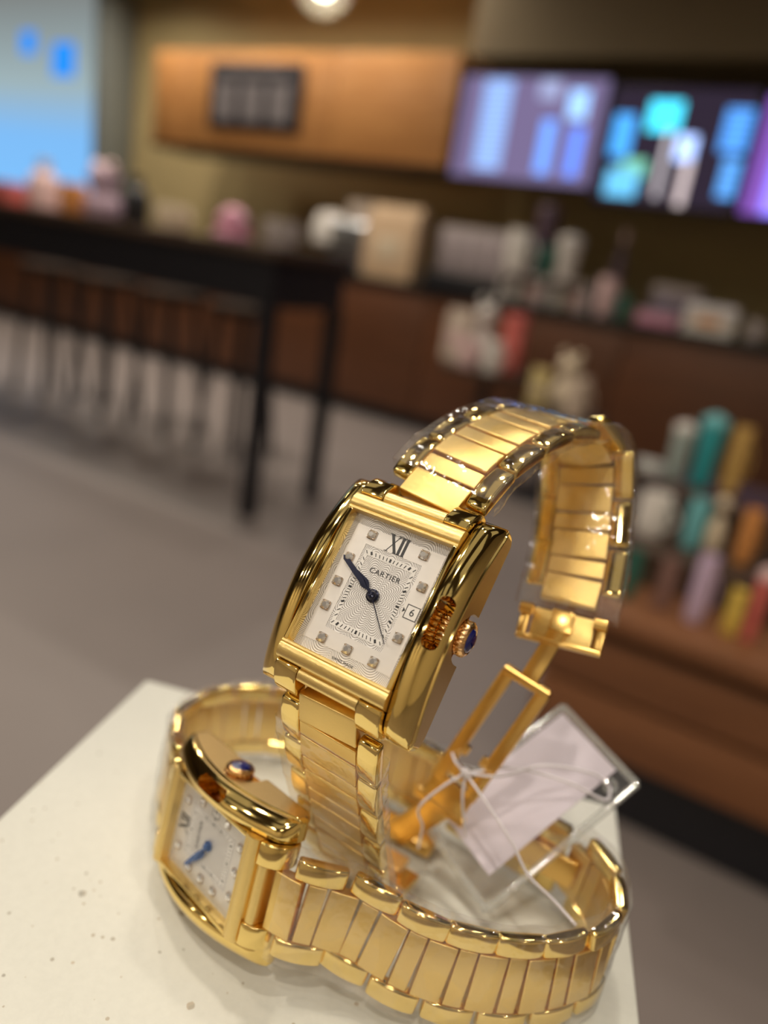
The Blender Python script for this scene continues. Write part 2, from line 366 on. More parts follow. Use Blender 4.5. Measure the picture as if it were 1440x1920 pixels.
screen(1.02, 1.84, 1.60, 2.24, 'lit menu screen with glowing cyan cup pictures, middle of the three screens',
       [(1140, 1195, 215, 292, (.08, .42, 1.0), 1.0, 0), (1210, 1285, 190, 245, (.06, .62, .85), 1.5, 0), (1222, 1262, 245, 370, (.75, .68, .72), .9, 0), (1262, 1310, 255, 300, (.40, .55, 1.0), 1.6, 0), (1262, 1300, 300, 385, (.80, .66, .66), .9, 0),
        (1345, 1425, 205, 285, (.10, .36, .95), 1.1, 8), (1340, 1415, 300, 370, (.12, .40, .95), 1.1, 8), (1130, 1200, 320, 365, (.15, .55, .9), 1.0, 0), (1160, 1215, 300, 330, (.25, .7, .5), .8, 0)], (.05, .035, .06), .5)
screen(1.86, 2.7, 1.60, 2.22, 'lit violet menu screen at the right end of the row', [(1420, 1500, 290, 410, (.28, .22, 1.0), 1.3, 0)], (.25, .10, .5), .8)
# light box on the left
def lightbox_mat():
    m, nt, out = mat('light_box_picture'); em = N(nt, 'ShaderNodeEmission'); tc = N(nt, 'ShaderNodeTexCoord'); sp = N(nt, 'ShaderNodeSeparateXYZ'); nt.links.new(tc.outputs['Object'], sp.inputs[0])
    cr = N(nt, 'ShaderNodeValToRGB'); el = cr.color_ramp.elements
    el[0].position = 0; el[0].color = (.22, .55, 1.0, 1); el[1].position = 1; el[1].color = (.21, .22, .21, 1)
    a = el.new(.30); a.color = (.22, .52, .95, 1); a = el.new(.55); a.color = (.36, .47, .50, 1)
    nt.links.new(math_n(nt, 'DIVIDE', sp.outputs[2], 1.9), cr.inputs[0]); nt.links.new(cr.outputs[0], em.inputs[0]); em.inputs[1].default_value = .95; nt.links.new(em.outputs[0], out.inputs[0]); return m
e = empty('light_box', RM @ Matrix.Translation((-5.5, .9, 1.1))); tag(e, 'tall lit blue and white light box on the wall at the far left', 'light box')
rbox('frame', -6.7, -4.22, .9, 1.29, 1.15, 3.2, simple('grey_frame', (.22, .24, .23), .5, scale=10, var=.1), e, .01)
rbox('picture', -6.65, -4.36, .89, .90, 1.2, 3.15, lightbox_mat(), e)
for px, py, s in ((118, 112, .17), (52, 80, .12)):
    u, z = onw(px, py, .88); rbox('logo', u-s, u+s, .882, .888, z-s*.9, z+s*.9, emit('logo_blue', (.02, .30, 1.0), 1.0), e)
# pendant lamp
p = CAM + ray(608, -28)*3.4
e = empty('pendant_lamp', Matrix.Translation(p)); tag(e, 'round glass pendant lamp hanging from the ceiling at the top edge', 'lamp')
bm = bmesh.new(); bmesh.ops.create_uvsphere(bm, u_segments=32, v_segments=20, radius=.125); obj('glass_globe', bm, thin_clear('lamp_glass', 1.5, .03, .25, (1, .95, .85)), e)
bm = bmesh.new(); bmesh.ops.create_uvsphere(bm, u_segments=20, v_segments=12, radius=.045); o = obj('bulb', bm, emit('lamp_bulb', (1, .88, .62), 20), e)
bm = bmesh.new(); lathe(bm, [(.03, .115), (.045, .12), (.045, .15), (.015, .16)], 20); obj('cap', bm, M['black'], e)
bm = bmesh.new(); tube(bm, [(0, 0, .16), (0, 0, CEIL-p.z)], .004); obj('cord', bm, M['black'], e)

# ------------------------------------------------------------------ high bar table and stools
e = empty('bar_table', RM @ Matrix.Translation((-.9, -2.08, 0))); tag(e, 'long narrow high table with dark wooden top and black metal frame', 'table')
TB0, TB1 = -2.3, .77
rbox('table_top', TB0, TB1+.03, -2.33, -1.82, 1.005, 1.043, M['darkwood'], e, .004)
for v in (-2.30, -1.87): rbox('apron', TB0, TB1, v, v+.03, .83, 1.005, M['black'], e)
rbox('apron', TB1-.03, TB1, -2.27, -1.87, .83, 1.005, M['black'], e)
for u in (TB0, TB1-.055):
    for v in (-2.305, -1.875): rbox('leg', u, u+.055, v-.0, v+.055, 0, .83, M['black'], e)
M['stool_seat'] = simple('matte_dark_seat', (.03, .018, .012), .85, scale=20, var=.2, spec=.15)
def stool_parts(e):
    bm = bmesh.new(); lathe(bm, [(.001, .70), (.15, .70), (.17, .715), (.17, .74), (.155, .752), (.001, .755)], 28); obj('seat', bm, M['stool_seat'], e)
    for k in range(4):
        a = PI/4+k*PI/2; bm = bmesh.new(); tube(bm, [(.12*math.cos(a), .12*math.sin(a), .70), (.20*math.cos(a), .20*math.sin(a), 0)], .017); obj('leg', bm, M['black'], e)
ST = [(.05, 'bar stool tucked at the high table, nearest its right end'), (-.45, 'bar stool second from the right end of the high table'), (-.95, 'bar stool third from the right end of the high table'), (-1.45, 'bar stool farthest left at the high table')]
st0 = None
for u, lab in ST:
    mw = RM @ Matrix.Translation((u, -1.62, 0))
    s = empty('bar_stool', mw); tag(s, 'round dark wooden seated ' + lab, 'stool', 'bar stools')
    if st0 is None: stool_parts(s); st0 = s
    else:
        for ch in list(st0.children):
            c = ch.copy(); COL.objects.link(c); c.parent = s

# ------------------------------------------------------------------ goods: builders in metres, origin at the base
def g_mug(e, h, r, m, lid=None):
    bm = bmesh.new(); lathe(bm, [(r*.85, 0), (r*.95, h*.05), (r, h*.3), (r, h*.97), (r*.97, h), (r*.9, h*.97), (r*.88, h*.1), (.001, h*.08)], 28); obj('cup_body', bm, m, e)
    bm = bmesh.new(); tube(bm, [(r*.95+r*.6*math.sin(PI*k/10), 0, h*(.2+.6*k/10)) for k in range(11)], r*.11); obj('handle', bm, m, e)
def g_tumbler(e, h, r, m, lid):
    bm = bmesh.new(); lathe(bm, [(r*.72, 0), (r*.75, h*.02), (r*.95, h*.75), (r, h*.84), (r*.98, h*.86)], 28); obj('tumbler_body', bm, m, e)
    bm = bmesh.new(); lathe(bm, [(r*1.02, h*.84), (r*1.04, h*.9), (r*.9, h*.95), (r*.5, h*.965), (r*.3, h), (.001, h)], 28); obj('lid', bm, lid, e)
def g_bag(e, h, w_, m, m2):
    bm = bmesh.new(); d = w_*.45; rr = [[(-w_/2, -d/2, 0), (w_/2, -d/2, 0), (w_/2, d/2, 0), (-w_/2, d/2, 0)], [(-w_/2, -d/2, h*.8), (w_/2, -d/2, h*.8), (w_/2, d/2, h*.8), (-w_/2, d/2, h*.8)], [(-w_*.49, -d*.12, h), (w_*.49, -d*.12, h), (w_*.49, d*.12, h), (-w_*.49, d*.12, h)]]
    vs = [[bm.verts.new(q) for q in r_] for r_ in rr]
    for a, b in zip(vs, vs[1:]):
        for i in range(4): bm.faces.new((a[i], a[(i+1) % 4], b[(i+1) % 4], b[i]))
    bm.faces.new(vs[0][::-1]); bm.faces.new(vs[-1]); obj('paper_body', bm, m, e)
    bm = bmesh.new(); box(bm, (0, -d/2-.002, h*.42), (w_*.5, .003, h*.3), .001); obj('front_label', bm, m2, e)
def g_box(e, h, w_, m, m2):
    bm = bmesh.new(); box(bm, (0, 0, h*.38), (w_, w_*.8, h*.76), h*.03); obj('box_body', bm, m, e)
    bm = bmesh.new(); box(bm, (0, 0, h*.88), (w_*1.04, w_*.84, h*.24), h*.03); obj('lid', bm, m2, e)
def g_bottle(e, h, r, m, m2):
    bm = bmesh.new(); lathe(bm, [(r*.9, 0), (r, h*.04), (r, h*.55), (r*.8, h*.68), (r*.38, h*.78), (r*.36, h*.9)], 24); obj('bottle_body', bm, m, e)
    bm = bmesh.new(); lathe(bm, [(r*.42, h*.88), (r*.42, h*.99), (r*.3, h)], 20); obj('cap', bm, m2, e)
def g_plush(e, h, r, m, m2):
    bm = bmesh.new(); lathe(bm, [(r*.5, 0), (r*.9, h*.06), (r, h*.22), (r*.85, h*.42), (r*.5, h*.52), (r*.45, h*.55)], 24); obj('body', bm, m, e)
    bm = bmesh.new(); bmesh.ops.create_uvsphere(bm, u_segments=24, v_segments=16, radius=r*.82, matrix=Matrix.Translation((0, 0, h*.72))); hd = obj('head', bm, m, e)
    for s in (-1, 1):
        bm = bmesh.new(); bmesh.ops.create_uvsphere(bm, u_segments=16, v_segments=10, radius=r*.3, matrix=Matrix.Translation((s*r*.55, 0, h*.95))); obj('ear', bm, m2, hd)
GB = {'mug': g_mug, 'tumbler': g_tumbler, 'bag': g_bag, 'box': g_box, 'bottle': g_bottle, 'plush': g_plush}
CATN = {'mug': 'mug', 'tumbler': 'tumbler', 'bag': 'paper_bag', 'box': 'gift_box', 'bottle': 'bottle', 'plush': 'plush_toy'}
def good(kind, u, v, z, h, r, m, m2, label, cat=None, rz=0):
    e = empty(CATN[kind], RM @ Matrix.Translation((u, v, z)) @ Matrix.Rotation(rz, 4, 'Z')); tag(e, label, cat or CATN[kind].replace('_', ' ')); GB[kind](e, h, r, m, m2); return e
def place(kind, p0, p1, ytop, v, z, m, m2, label, rz=0, cat=None, k=1.0):
    """stand a thing on a surface of height z so that it spans pixel columns p0..p1 and reaches pixel row ytop"""
    mid = (p0+p1)/2; a = onw(p0, ytop, v)[0]; b = onw(p1, ytop, v)[0]; wd = b-a
    # walk down the pixel column to the surface
    u, zt = onw(mid, ytop, v); h = max(.03, zt-z)
    best = min(range(-300, 300), key=lambda k: abs(onw(mid-k*.16, ytop+k, v)[1]-z)); u = (u+onw(mid-best*.16, ytop+best, v)[0])/2
    size = k*(wd if kind in ('bag', 'box') else wd/2)
    return good(kind, u, v, z, h, max(.015, size), m, m2, label, cat, rz)
white = c_('white_ceramic', (.72, .68, .64), .3); cream = c_('cream_paper', (.70, .58, .42)); kraft = c_('kraft_paper', (.52, .36, .22), .7); pink = c_('pink_glaze', (.62, .26, .38))
mauve = c_('mauve_cloth', (.50, .36, .46)); palepink = c_('pale_pink', (.72, .50, .50)); red = c_('coral_red', (.62, .14, .12)); grey = c_('warm_grey', (.36, .31, .30)); dgreen = c_('dark_green', (.02, .12, .09)); teal = c_('teal_glaze', (.03, .34, .38))
aqua = c_('aqua_glaze', (.16, .48, .52)); orange = c_('orange_glaze', (.66, .28, .08)); yellow = c_('yellow_glaze', (.66, .46, .08)); blk = M['black']; plum = c_('plum_print', (.10, .06, .09)); goldp = c_('ochre_print', (.55, .34, .10)); lilac = c_('lilac_glaze', (.55, .42, .58))
# on the high table
TT = 1.043
place('box', 0, 42, 342, -2.05, TT, red, pink, 'small coral red box with pink lid at the far left of the high table')
place('bottle', 72, 108, 300, -2.05, TT, palepink, white, 'slim pale pink bottle on the high table before the light box')
place('mug', 126, 158, 345, -2.05, TT, orange, white, 'orange mug on the high table left of the mauve soft toy')
place('plush', 178, 226, 308, -2.05, TT, mauve, palepink, 'mauve and pink soft toy sitting on the high table')
place('bottle', 246, 280, 330, -2.05, TT, blk, blk, 'short black bottle on the high table beside the soft toy')
place('mug', 305, 350, 385, -2.05, TT, cream, white, 'cream mug on the high table right of the black bottle')
place('plush', 412, 468, 408, -2.05, TT, pink, mauve, 'low bright pink soft toy on the high table')
place('mug', 505, 555, 415, -2.05, TT, grey, grey, 'grey mug near the right end of the high table')
# on the counter
ce = empty('coffee_machine', RM @ Matrix.Translation((onw(672, 430, .3)[0], .32, CT))); tag(ce, 'steel and white coffee machine with a black base on the counter', 'coffee machine')
bm = bmesh.new(); box(bm, (.03, 0, .175), (.34, .36, .34), .03, 3); obj('body', bm, M['steel'], ce)
bm = bmesh.new(); box(bm, (-.10, -.06, .026), (.36, .42, .05), .01); obj('drip_tray', bm, blk, ce)
bm = bmesh.new(); lathe(bm, [(.11, .0), (.13, .02), (.13, .16), (.10, .22), (.001, .24)], 28, Matrix.Translation((-.22, -.05, .16))); obj('milk_dome', bm, white, ce)
bm = bmesh.new(); lathe(bm, [(.10, 0), (.15, .06), (.15, .14), (.001, .15)], 28, Matrix.Translation((.06, 0, .34))); obj('bean_hopper', bm, c_('hopper_beige', (.60, .50, .42)), ce)
bm = bmesh.new(); tube(bm, [(-.05, -.16, .28), (-.05, -.22, .27), (-.05, -.22, .18)], .014); obj('spout', bm, M['steel'], ce)
place('bag', 705, 800, 388, .10, CT, kraft, cream, 'kraft paper bag on the counter beside the coffee machine')
re_ = empty('card_display', RM @ Matrix.Translation((onw(875, 500, .15)[0], .15, CT))); tag(re_, 'grey white panelled card display on a black base on the counter', 'display stand')
wd = onw(940, 470, .15)[0]-onw(812, 470, .15)[0]
bm = bmesh.new(); box(bm, (0, 0, .05), (wd*1.02, .26, .10), .01); obj('base', bm, blk, re_)
bm = bmesh.new(); box(bm, (0, .05, .25), (wd, .04, .30), .008); obj('back_panel', bm, grey, re_)
for k in range(4):
    bm = bmesh.new(); box(bm, ((k-1.5)*wd*.235, .022, .25), (wd*.20, .012, .24), .003); obj('card', bm, c_('card_mauve_grey', (.40, .34, .36)), re_)
u0_, zr = onw(950, 508, .12); u1_ = onw(1110, 540, .12)[0]
ck = empty('cup_rack', RM @ Matrix.Translation(((u0_+u1_)/2, .25, CT))); tag(ck, 'pale grey shelf rack on the counter carrying white and green cups', 'rack')
rbox('shelf', u0_, u1_, .04, .44, zr-.02, zr, grey, ck, .003)
for a_ in (u0_, (u0_+u1_)/2-.01, u1_-.02): rbox('upright', a_, a_+.02, .04, .44, CT, zr-.02, c_('pale_rack', (.5, .47, .45)), ck)
for j in range(4):
    uj = u0_+(u1_-u0_)*(j+.5)/4; good('mug', uj, .14, CT, (zr-CT)*.75, .045, white if j % 2 == 0 else palepink, white, ('white', 'pale pink')[j % 2] + (' mug inside the cup rack, near its left end', ' mug inside the cup rack, left of its middle', ' mug inside the cup rack, right of its middle', ' mug inside the cup rack, near its right end')[j], None, -PI/2)
place('tumbler', 1012, 1052, 380, .38, zr, plum, plum, 'tall plum dark tumbler at the back of the cup rack')
place('mug', 958, 1000, 432, .12, zr, white, white, 'round white mug left of the green tumbler on the cup rack')
place('tumbler', 1050, 1094, 440, .14, zr, white, white, 'white takeaway tumbler right of the green one on the cup rack')
place('tumbler', 1012, 1045, 462, .12, zr, dgreen, dgreen, 'dark green tumbler between two white cups on the rack')
place('bottle', 1158, 1182, 432, .50, CT, plum, palepink, 'dark bottle with a pale pink cap on the counter')
place('mug', 1125, 1160, 520, .10, CT, palepink, palepink, 'pale pink mug right of the cup rack on the counter')
place('mug', 1160, 1184, 552, .04, CT, dgreen, dgreen, 'small dark green mug at the counter edge')
place('box', 1230, 1318, 540, .35, CT, c_('plum_grey', (.16, .13, .17)), grey, 'low plum grey box at the back of the counter')
place('box', 1200, 1278, 585, .12, CT, pink, mauve, 'pink box beside the white bag on the counter')
place('bag', 1288, 1386, 572, .10, CT, white, orange, 'white paper bag with an orange label on the counter')
place('mug', 1402, 1440, 602, .06, CT, grey, grey, 'grey mug at the right edge of the counter')
# two small round tables in front of the counter
ua, za = onw(915, 690, -.75); ub, zb = onw(1045, 770, -.75)
for u_, z_, r_, lab in ((ua, za, .25, 'dark round pedestal table before the counter carrying white and red goods'), (ub, zb, .25, 'lower dark round pedestal table carrying cream and yellow goods')):
    e = empty('pedestal_table', RM @ Matrix.Translation((u_, -.75, 0))); tag(e, lab, 'table', 'round pedestal tables')
    bm = bmesh.new(); lathe(bm, [(r_, z_-.03), (r_, z_)], 36); obj('table_top', bm, M['darkwood'], e)
    bm = bmesh.new(); lathe(bm, [(.18, 0), (.17, .02), (.03, .03), (.03, z_-.03)], 24); obj('pedestal', bm, blk, e)
place('bag', 845, 890, 580, -.70, za, c_('beige_bag', (.56, .46, .38)), palepink, 'beige bag on the higher pedestal table')
place('plush', 895, 940, 556, -.60, za, white, white, 'white soft toy on the higher pedestal table')
place('mug', 912, 945, 640, -.93, za, white, palepink, 'white mug at the front of the higher pedestal table')
place('mug', 868, 898, 636, -.93, za, palepink, palepink, 'pale pink mug at the front of the higher pedestal table')
place('box', 952, 988, 590, -.72, za, red, red, 'coral red box on the higher pedestal table')
place('plush', 1045, 1098, 660, -.62, zb, cream, cream, 'cream soft toy on the lower pedestal table')
place('bag', 1000, 1032, 690, -.80, zb, c_('yellow_paper', (.56, .44, .18)), cream, 'yellow paper bag on the lower pedestal table')
place('mug', 1068, 1108, 708, -.92, zb, c_('sand_ceramic', (.62, .50, .40), .12), palepink, 'shiny sand coloured mug on the lower pedestal table')

# low display cabinet, near right
e = empty('display_cabinet', RM @ Matrix.Translation((3.0, -2.7, 0))); tag(e, 'low brown wooden display cabinet with goods on top at the right', 'cabinet')
CU0, CU1, CV0, CV1 = 2.25, 4.1, -3.10, -2.25
rbox('cabinet_top', CU0-.02, CU1, CV0-.03, CV1, .44, .48, M['walnut2'], e, .004)
rbox('carcass', CU0, CU1, CV0+.03, CV1, .15, .44, M['walnut'], e); rbox('kick_board', CU0+.02, CU1, CV0+.05, CV1, 0, .15, blk, e)
uu = [CU0, 2.87, 3.48, CU1]
for a, b in zip(uu, uu[1:]):
    rbox('drawer_front', a+.006, b-.006, CV0, CV0+.03, .30, .41, M['walnut2'], e, .004); rbox('drawer_front', a+.006, b-.006, CV0, CV0+.03, .165, .29, M['walnut2'], e, .004)
DT = .48
z1_ = onw(1240, 1008, -2.78)[1]; z2_ = onw(1320, 915, -2.5)[1]
for v0_, v1_, zt_, lab in ((-2.92, -2.665, z1_, 'lower dark wooden riser at the front of the low cabinet carrying mugs'), (-2.66, -2.3, z2_, 'taller dark wooden riser at the back of the low cabinet carrying tumblers')):
    rs = empty('step_riser', RM @ Matrix.Translation((3.1, (v0_+v1_)/2, DT))); tag(rs, lab, 'riser', 'risers on the low cabinet')
    rbox('top_board', CU0+.02, CU1-.05, v0_, v1_, zt_-.018, zt_, M['darkwood'], rs, .003); rbox('front_board', CU0+.03, CU1-.06, v0_+.006, v0_+.02, DT, zt_-.018, M['darkwood'], rs)
    for u_ in (CU0+.03, CU1-.075): rbox('side_board', u_, u_+.015, v0_+.02, v1_-.004, DT, zt_-.018, M['darkwood'], rs)
place('mug', 1200, 1262, 925, -2.79, z1_, white, white, 'large white mug at the left of the lower riser step')
place('mug', 1292, 1330, 935, -2.79, z1_, aqua, aqua, 'aqua mug in the middle of the lower riser step')
place('plush', 1342, 1378, 905, -2.79, z1_, cream, goldp, 'cream soft toy beside the orange mug on the lower riser step')
place('mug', 1392, 1428, 955, -2.79, z1_, orange, orange, 'orange mug at the right of the lower riser step')
place('bag', 1195, 1245, 862, -2.48, z2_, c_('pale_grey_bag', (.45, .47, .46)), white, 'pale grey paper bag at the left of the upper riser step')
place('tumbler', 1262, 1305, 790, -2.48, z2_, c_('grey_green', (.35, .42, .40)), white, 'grey green tumbler on the upper riser step')
place('tumbler', 1312, 1365, 775, -2.48, z2_, teal, aqua, 'tall teal tumbler on the upper riser step')
place('mug', 1372, 1410, 800, -2.48, z2_, goldp, goldp, 'ochre mug right of the teal tumbler on the upper riser step')
place('mug', 1176, 1205, 1030, -3.02, DT, dgreen, dgreen, 'dark green mug at the left corner of the low cabinet')
place('mug', 1240, 1272, 1045, -3.02, DT, c_('brown_glaze', (.22, .12, .10)), blk, 'brown mug between the dark green and lilac mugs')
place('mug', 1305, 1345, 1040, -3.02, DT, lilac, lilac, 'lilac mug at the front of the low cabinet')
place('box', 1368, 1400, 1105, -3.02, DT, yellow, yellow, 'yellow box at the front of the low cabinet')
place('tumbler', 1418, 1450, 1060, -3.02, DT, red, palepink, 'coral red tumbler at the right edge of the low cabinet')

# ------------------------------------------------------------------ plinth
C0 = Vector((-.0634, .1971, ZP)); C1 = Vector((.0758, .1729, ZP)); bx = (C1-C0).normalized(); by = Vector((-bx.y, bx.x, 0)); PW = (C1-C0).length
bm = bmesh.new(); box(bm, (0, 0, ZP/2-.0004), (PW, PW, ZP-.0008), .0012, 2)
pc = (C0+C1)/2 - by*PW/2
tag(obj('display_plinth', bm, M['plinth'], None, frame(bx, by, Vector((0, 0, 1)), Vector((pc.x, pc.y, 0)))), 'off white speckled stone plinth with both gold watches on it', 'plinth')

# ------------------------------------------------------------------ watches (local millimetres: x to 3 o'clock, y to 12, z out of the dial)
def mmbox(bm, x0, x1, y0, y1, z0, z1, bev=0, seg=2):
    box(bm, ((x0+x1)/2*MM, (y0+y1)/2*MM, (z0+z1)/2*MM), ((x1-x0)*MM, (y1-y0)*MM, (z1-z0)*MM), bev*MM, seg)
def rectring(bm, ox, oy, ix, iy, z0, z1, bev=0):
    for b in ((-ox, ox, iy, oy), (-ox, ox, -oy, -iy), (-ox, -ix, -iy, iy), (ix, ox, -iy, iy)): mmbox(bm, *b, z0, z1, bev)
HL = 18.7
def z_top(y): return 1.3 - 5.0*(y/HL)**2
def z_bot(y): return -9.5 - .3*(y/HL)**2
def rail_bm(s):
    bm = bmesh.new(); rings = []; n = 56
    for i in range(n+1):
        t = -1 + 2*i/n; y = HL*math.sin(t*PI/2); zt, zb = z_top(y), z_bot(y); d = HL-abs(y); RR = 2.3
        k = math.sqrt(max(0, 1-(1-d/RR)**2)) if d < RR else 1.0
        mid = (zt+zb)/2 - .2*(1-k); h = (zt-zb)/2*max(k, .22); zt, zb = mid+h, mid-h
        g = min(1, (zt-zb)/7.0); ins = .9*(1-k)
        xi, xo = 10.2+ins*.3, 14.9-ins
        pr = [(xi, zb), (xi, zt-.8*g), (xi+.15, zt-.35*g), (xi+.55, zt-.05*g), (xi+1.2, zt+.1*g), (xi+1.9, zt), (xi+2.7, zt-.42*g), (xi+3.4, zt-1.05*g), (xi+3.9, zt-1.75*g), (xo-.42, zt-2.4*g), (xo-.36, zt-2.75*g), (xo-.40, zt-2.9*g), (xo-.1, zt-3.0*g), (xo, zt-3.15*g), (xo, zb+.45*g), (xo-.12, zb+.15*g), (xo-.45, zb)]
        rings.append([bm.verts.new((s*x*MM, y*MM, z*MM)) for x, z in pr])
    for a, b in zip(rings, rings[1:]):
        m_ = len(a)
        for i in range(m_): bm.faces.new((a[i], a[(i+1) % m_], b[(i+1) % m_], b[i]))
    bm.faces.new(rings[0][::-1]); bm.faces.new(rings[-1]); bmesh.ops.recalc_face_normals(bm, faces=bm.faces); return bm
def cut(me, cutters):
    """boolean difference of a mesh with a list of bmeshes"""
    a = bpy.data.objects.new('tmp', me); COL.objects.link(a); ts = []
    for c in cutters:
        bmesh.ops.recalc_face_normals(c, faces=c.faces); cm = bpy.data.meshes.new('tmp'); c.to_mesh(cm); c.free(); co = bpy.data.objects.new('tmpc', cm); COL.objects.link(co); ts.append(co)
        md = a.modifiers.new('b', 'BOOLEAN'); md.operation = 'DIFFERENCE'; md.object = co; md.solver = 'EXACT'
    dg = bpy.context.evaluated_depsgraph_get(); dg.update(); r = bpy.data.meshes.new_from_object(a.evaluated_get(dg))
    for o in ts+[a]: bpy.data.objects.remove(o)
    bm = bmesh.new(); bm.from_mesh(r); return bm
def capsule(cx, cy, hl, r, z0, z1):
    poly = [(cx+r*math.cos(a), cy+hl+r*math.sin(a)) for a in [PI*k/10 for k in range(11)]] + [(cx+r*math.cos(a), cy-hl+r*math.sin(a)) for a in [PI+PI*k/10 for k in range(11)]]
    bm = bmesh.new(); prism(bm, [(x*MM, y*MM) for x, y in poly], z0*MM, z1*MM); return bm
CASE = {}
def satin_sides(me, s):
    me.materials.append(M['satin_plate'])
    for p_ in me.polygons:
        if p_.normal.x*s > .97 and p_.center.x*s > 14.3*MM: p_.material_index = 1
    return me
def case_meshes():
    bm = rail_bm(-1); CASE['rail_l'] = satin_sides(mesh('case_rail', bm, M['gold'], 30), -1)
    bm = rail_bm(1); me = bpy.data.meshes.new('r'); bm.to_mesh(me); bm.free()
    slot = capsule(12.75, 0, 3.1, 1.15, -6.5, 5)
    cav = bmesh.new(); lathe(cav, [(3.05*MM, 11.3*MM), (3.05*MM, 18*MM)], 40, Matrix(((0, 0, 1, 0), (1, 0, 0, 0), (0, 1, 0, -5.3*MM), (0, 0, 0, 1))))
    notch = bmesh.new(); poly = [(4.2*math.cos(PI*k/16), 4.2*math.sin(PI*k/16)) for k in range(17)] + [(-4.2, -9), (4.2, -9)]
    prism(notch, [(x*MM, y*MM) for x, y in poly], 13.4*MM, 18*MM, Matrix(((0, 0, 1, 0), (1, 0, 0, 0), (0, 1, 0, -7.3*MM), (0, 0, 0, 1))))
    bm = cut(me, [slot, notch, cav]); CASE['rail_r'] = satin_sides(mesh('case_rail', bm, M['gold'], 30), 1)
    bm = bmesh.new(); mmbox(bm, -10.25, 10.25, -14.8, 14.8, -9.6, -2.6, .5); CASE['middle'] = mesh('case_middle', bm, M['satin'])
    def yprof(prof, x0, x1, bev=0):                        # profile in y,z drawn out along x
        bm = bmesh.new(); prism(bm, [(y*MM, z*MM) for y, z in prof], x0*MM, x1*MM, Matrix(((0, 0, 1, 0), (1, 0, 0, 0), (0, 1, 0, 0), (0, 0, 0, 1))))
        if bev: bmesh.ops.bevel(bm, geom=[e for e in bm.edges if len(e.link_faces) == 2 and e.calc_face_angle(0) > 1.0], offset=bev*MM, segments=3, profile=.5, affect='EDGES')
        return bm
    pb = [(11.75, -2.6), (11.75, -.05), (11.9, .12), (12.2, .15), (12.35, .02)] + [(12.4+1.2*(1-math.cos(PI*k/10)), .0+.62*math.sin(PI*k/10)-.9*k/10*.9) for k in range(0, 11)] + [(14.85, -1.2), (14.85, -2.6)]
    for k, s in (('bar_t', 1), ('bar_b', -1)): CASE[k] = mesh('bezel_bar', yprof([(s*y, z) for y, z in pb], -10.18, 10.18), M['satin'], 30)
    pe = [(14.85, -7.6), (14.85, -1.5)] + [(15.0+.95*(1-math.cos(PI*k/10)), -1.45+.55*math.sin(PI*k/10)-.7*k/10) for k in range(11)] + [(16.95, -3.2), (16.9, -7.6)]
    for k, s in (('end_t', 1), ('end_b', -1)): CASE[k] = mesh('end_bar', yprof([(s*y, z) for y, z in pe], -5.65, 5.65), M['satin'], 30)
    pl = [(14.9, -8.2), (14.9, -.9), (15.3, -.7), (16.2, -1.0), (17.2, -1.7), (18.2, -2.6), (18.9, -3.6), (19.25, -4.8), (19.25, -6.2), (18.7, -7.6), (17.8, -8.3)]
    for k, s in (('lug_t', 1), ('lug_b', -1)):
        for j, (x0, x1) in (('l', (-10.12, -5.75)), ('r', (5.75, 10.12))): CASE[k+j] = mesh('lug', yprof([(s*y, z) for y, z in pl], x0, x1, .35), M['gold'], 30)
    bm = bmesh.new()
    for s in (-1, 1): mmbox(bm, min(s*9.35, s*10.15), max(s*9.35, s*10.15), -11.8, 11.8, -2.6, .1, .15)
    CASE['side'] = mesh('bezel_side', bm, M['gold'])
    bm = bmesh.new(); mmbox(bm, -9.5, 9.5, -11.85, 11.85, -.5, .28, .25, 2); CASE['crystal'] = mesh('crystal', bm, M['crystal'], 10)
    bm = bmesh.new(); mmbox(bm, -9.35, 9.35, -11.75, 11.75, -2.6, -2.1); CASE['dial'] = mesh('dial', bm, M['guilloche'])
    bm = bmesh.new(); rectring(bm, 8.35, 10.15, 5.35, 7.4, -2.1, -2.02, 0); CASE['frame'] = mesh('hour_frame', bm, M['satin_dial'])
    bm = bmesh.new(); rectring(bm, 4.85, 6.75, 4.2, 5.75, -2.1, -2.03, 0); CASE['track'] = mesh('minute_track', bm, M['white_dial'])
    bm = bmesh.new()
    for k in range(60):
        a = 2*PI*k/60; dx, dy = math.sin(a), math.cos(a); t = min(4.52/abs(dx) if abs(dx) > 1e-6 else 99, 6.25/abs(dy) if abs(dy) > 1e-6 else 99)
        wd = .36 if k % 5 == 0 else .14; ln = .6
        box(bm, (0, 0, 0), (wd*MM, ln*MM, .03*MM), 0, 2, Matrix.Translation((dx*t*MM, dy*t*MM, -2.02*MM)) @ Matrix.Rotation(-a, 4, 'Z'))
    CASE['ticks'] = mesh('minute_marks', bm, M['ink'])
    bm = bmesh.new()
    def stroke(x0, y0, x1, y1, wd): prism(bm, [(a*MM, b*MM) for a, b in ((x0-wd/2, y0), (x0+wd/2, y0), (x1+wd/2, y1), (x1-wd/2, y1))], -2.03*MM, -1.99*MM)
    yb, yt = 7.55, 10.5
    stroke(.05, yb, -1.55, yt, .56); stroke(-1.6, yb, -.05, yt, .16)
    for x in (.62, 1.42): stroke(x, yb, x, yt, .5)
    for x0, x1, y in ((-2.0, -1.1, yt), (-.4, .3, yt), (.3, 1.75, yt), (-1.95, -1.25, yb), (-.4, .4, yb), (.3, 1.75, yb)): mmbox(bm, x0, x1, y-.06, y+.06, -2.03, -1.99)
    CASE['xii'] = mesh('numeral_twelve', bm, M['ink'])
    bm = bmesh.new(); prism(bm, [(5.55*MM, .42*MM), (5.95*MM, 0), (5.55*MM, -.42*MM)], -2.03*MM, -1.98*MM); CASE['tri'] = mesh('date_pointer', bm, M['ink'])
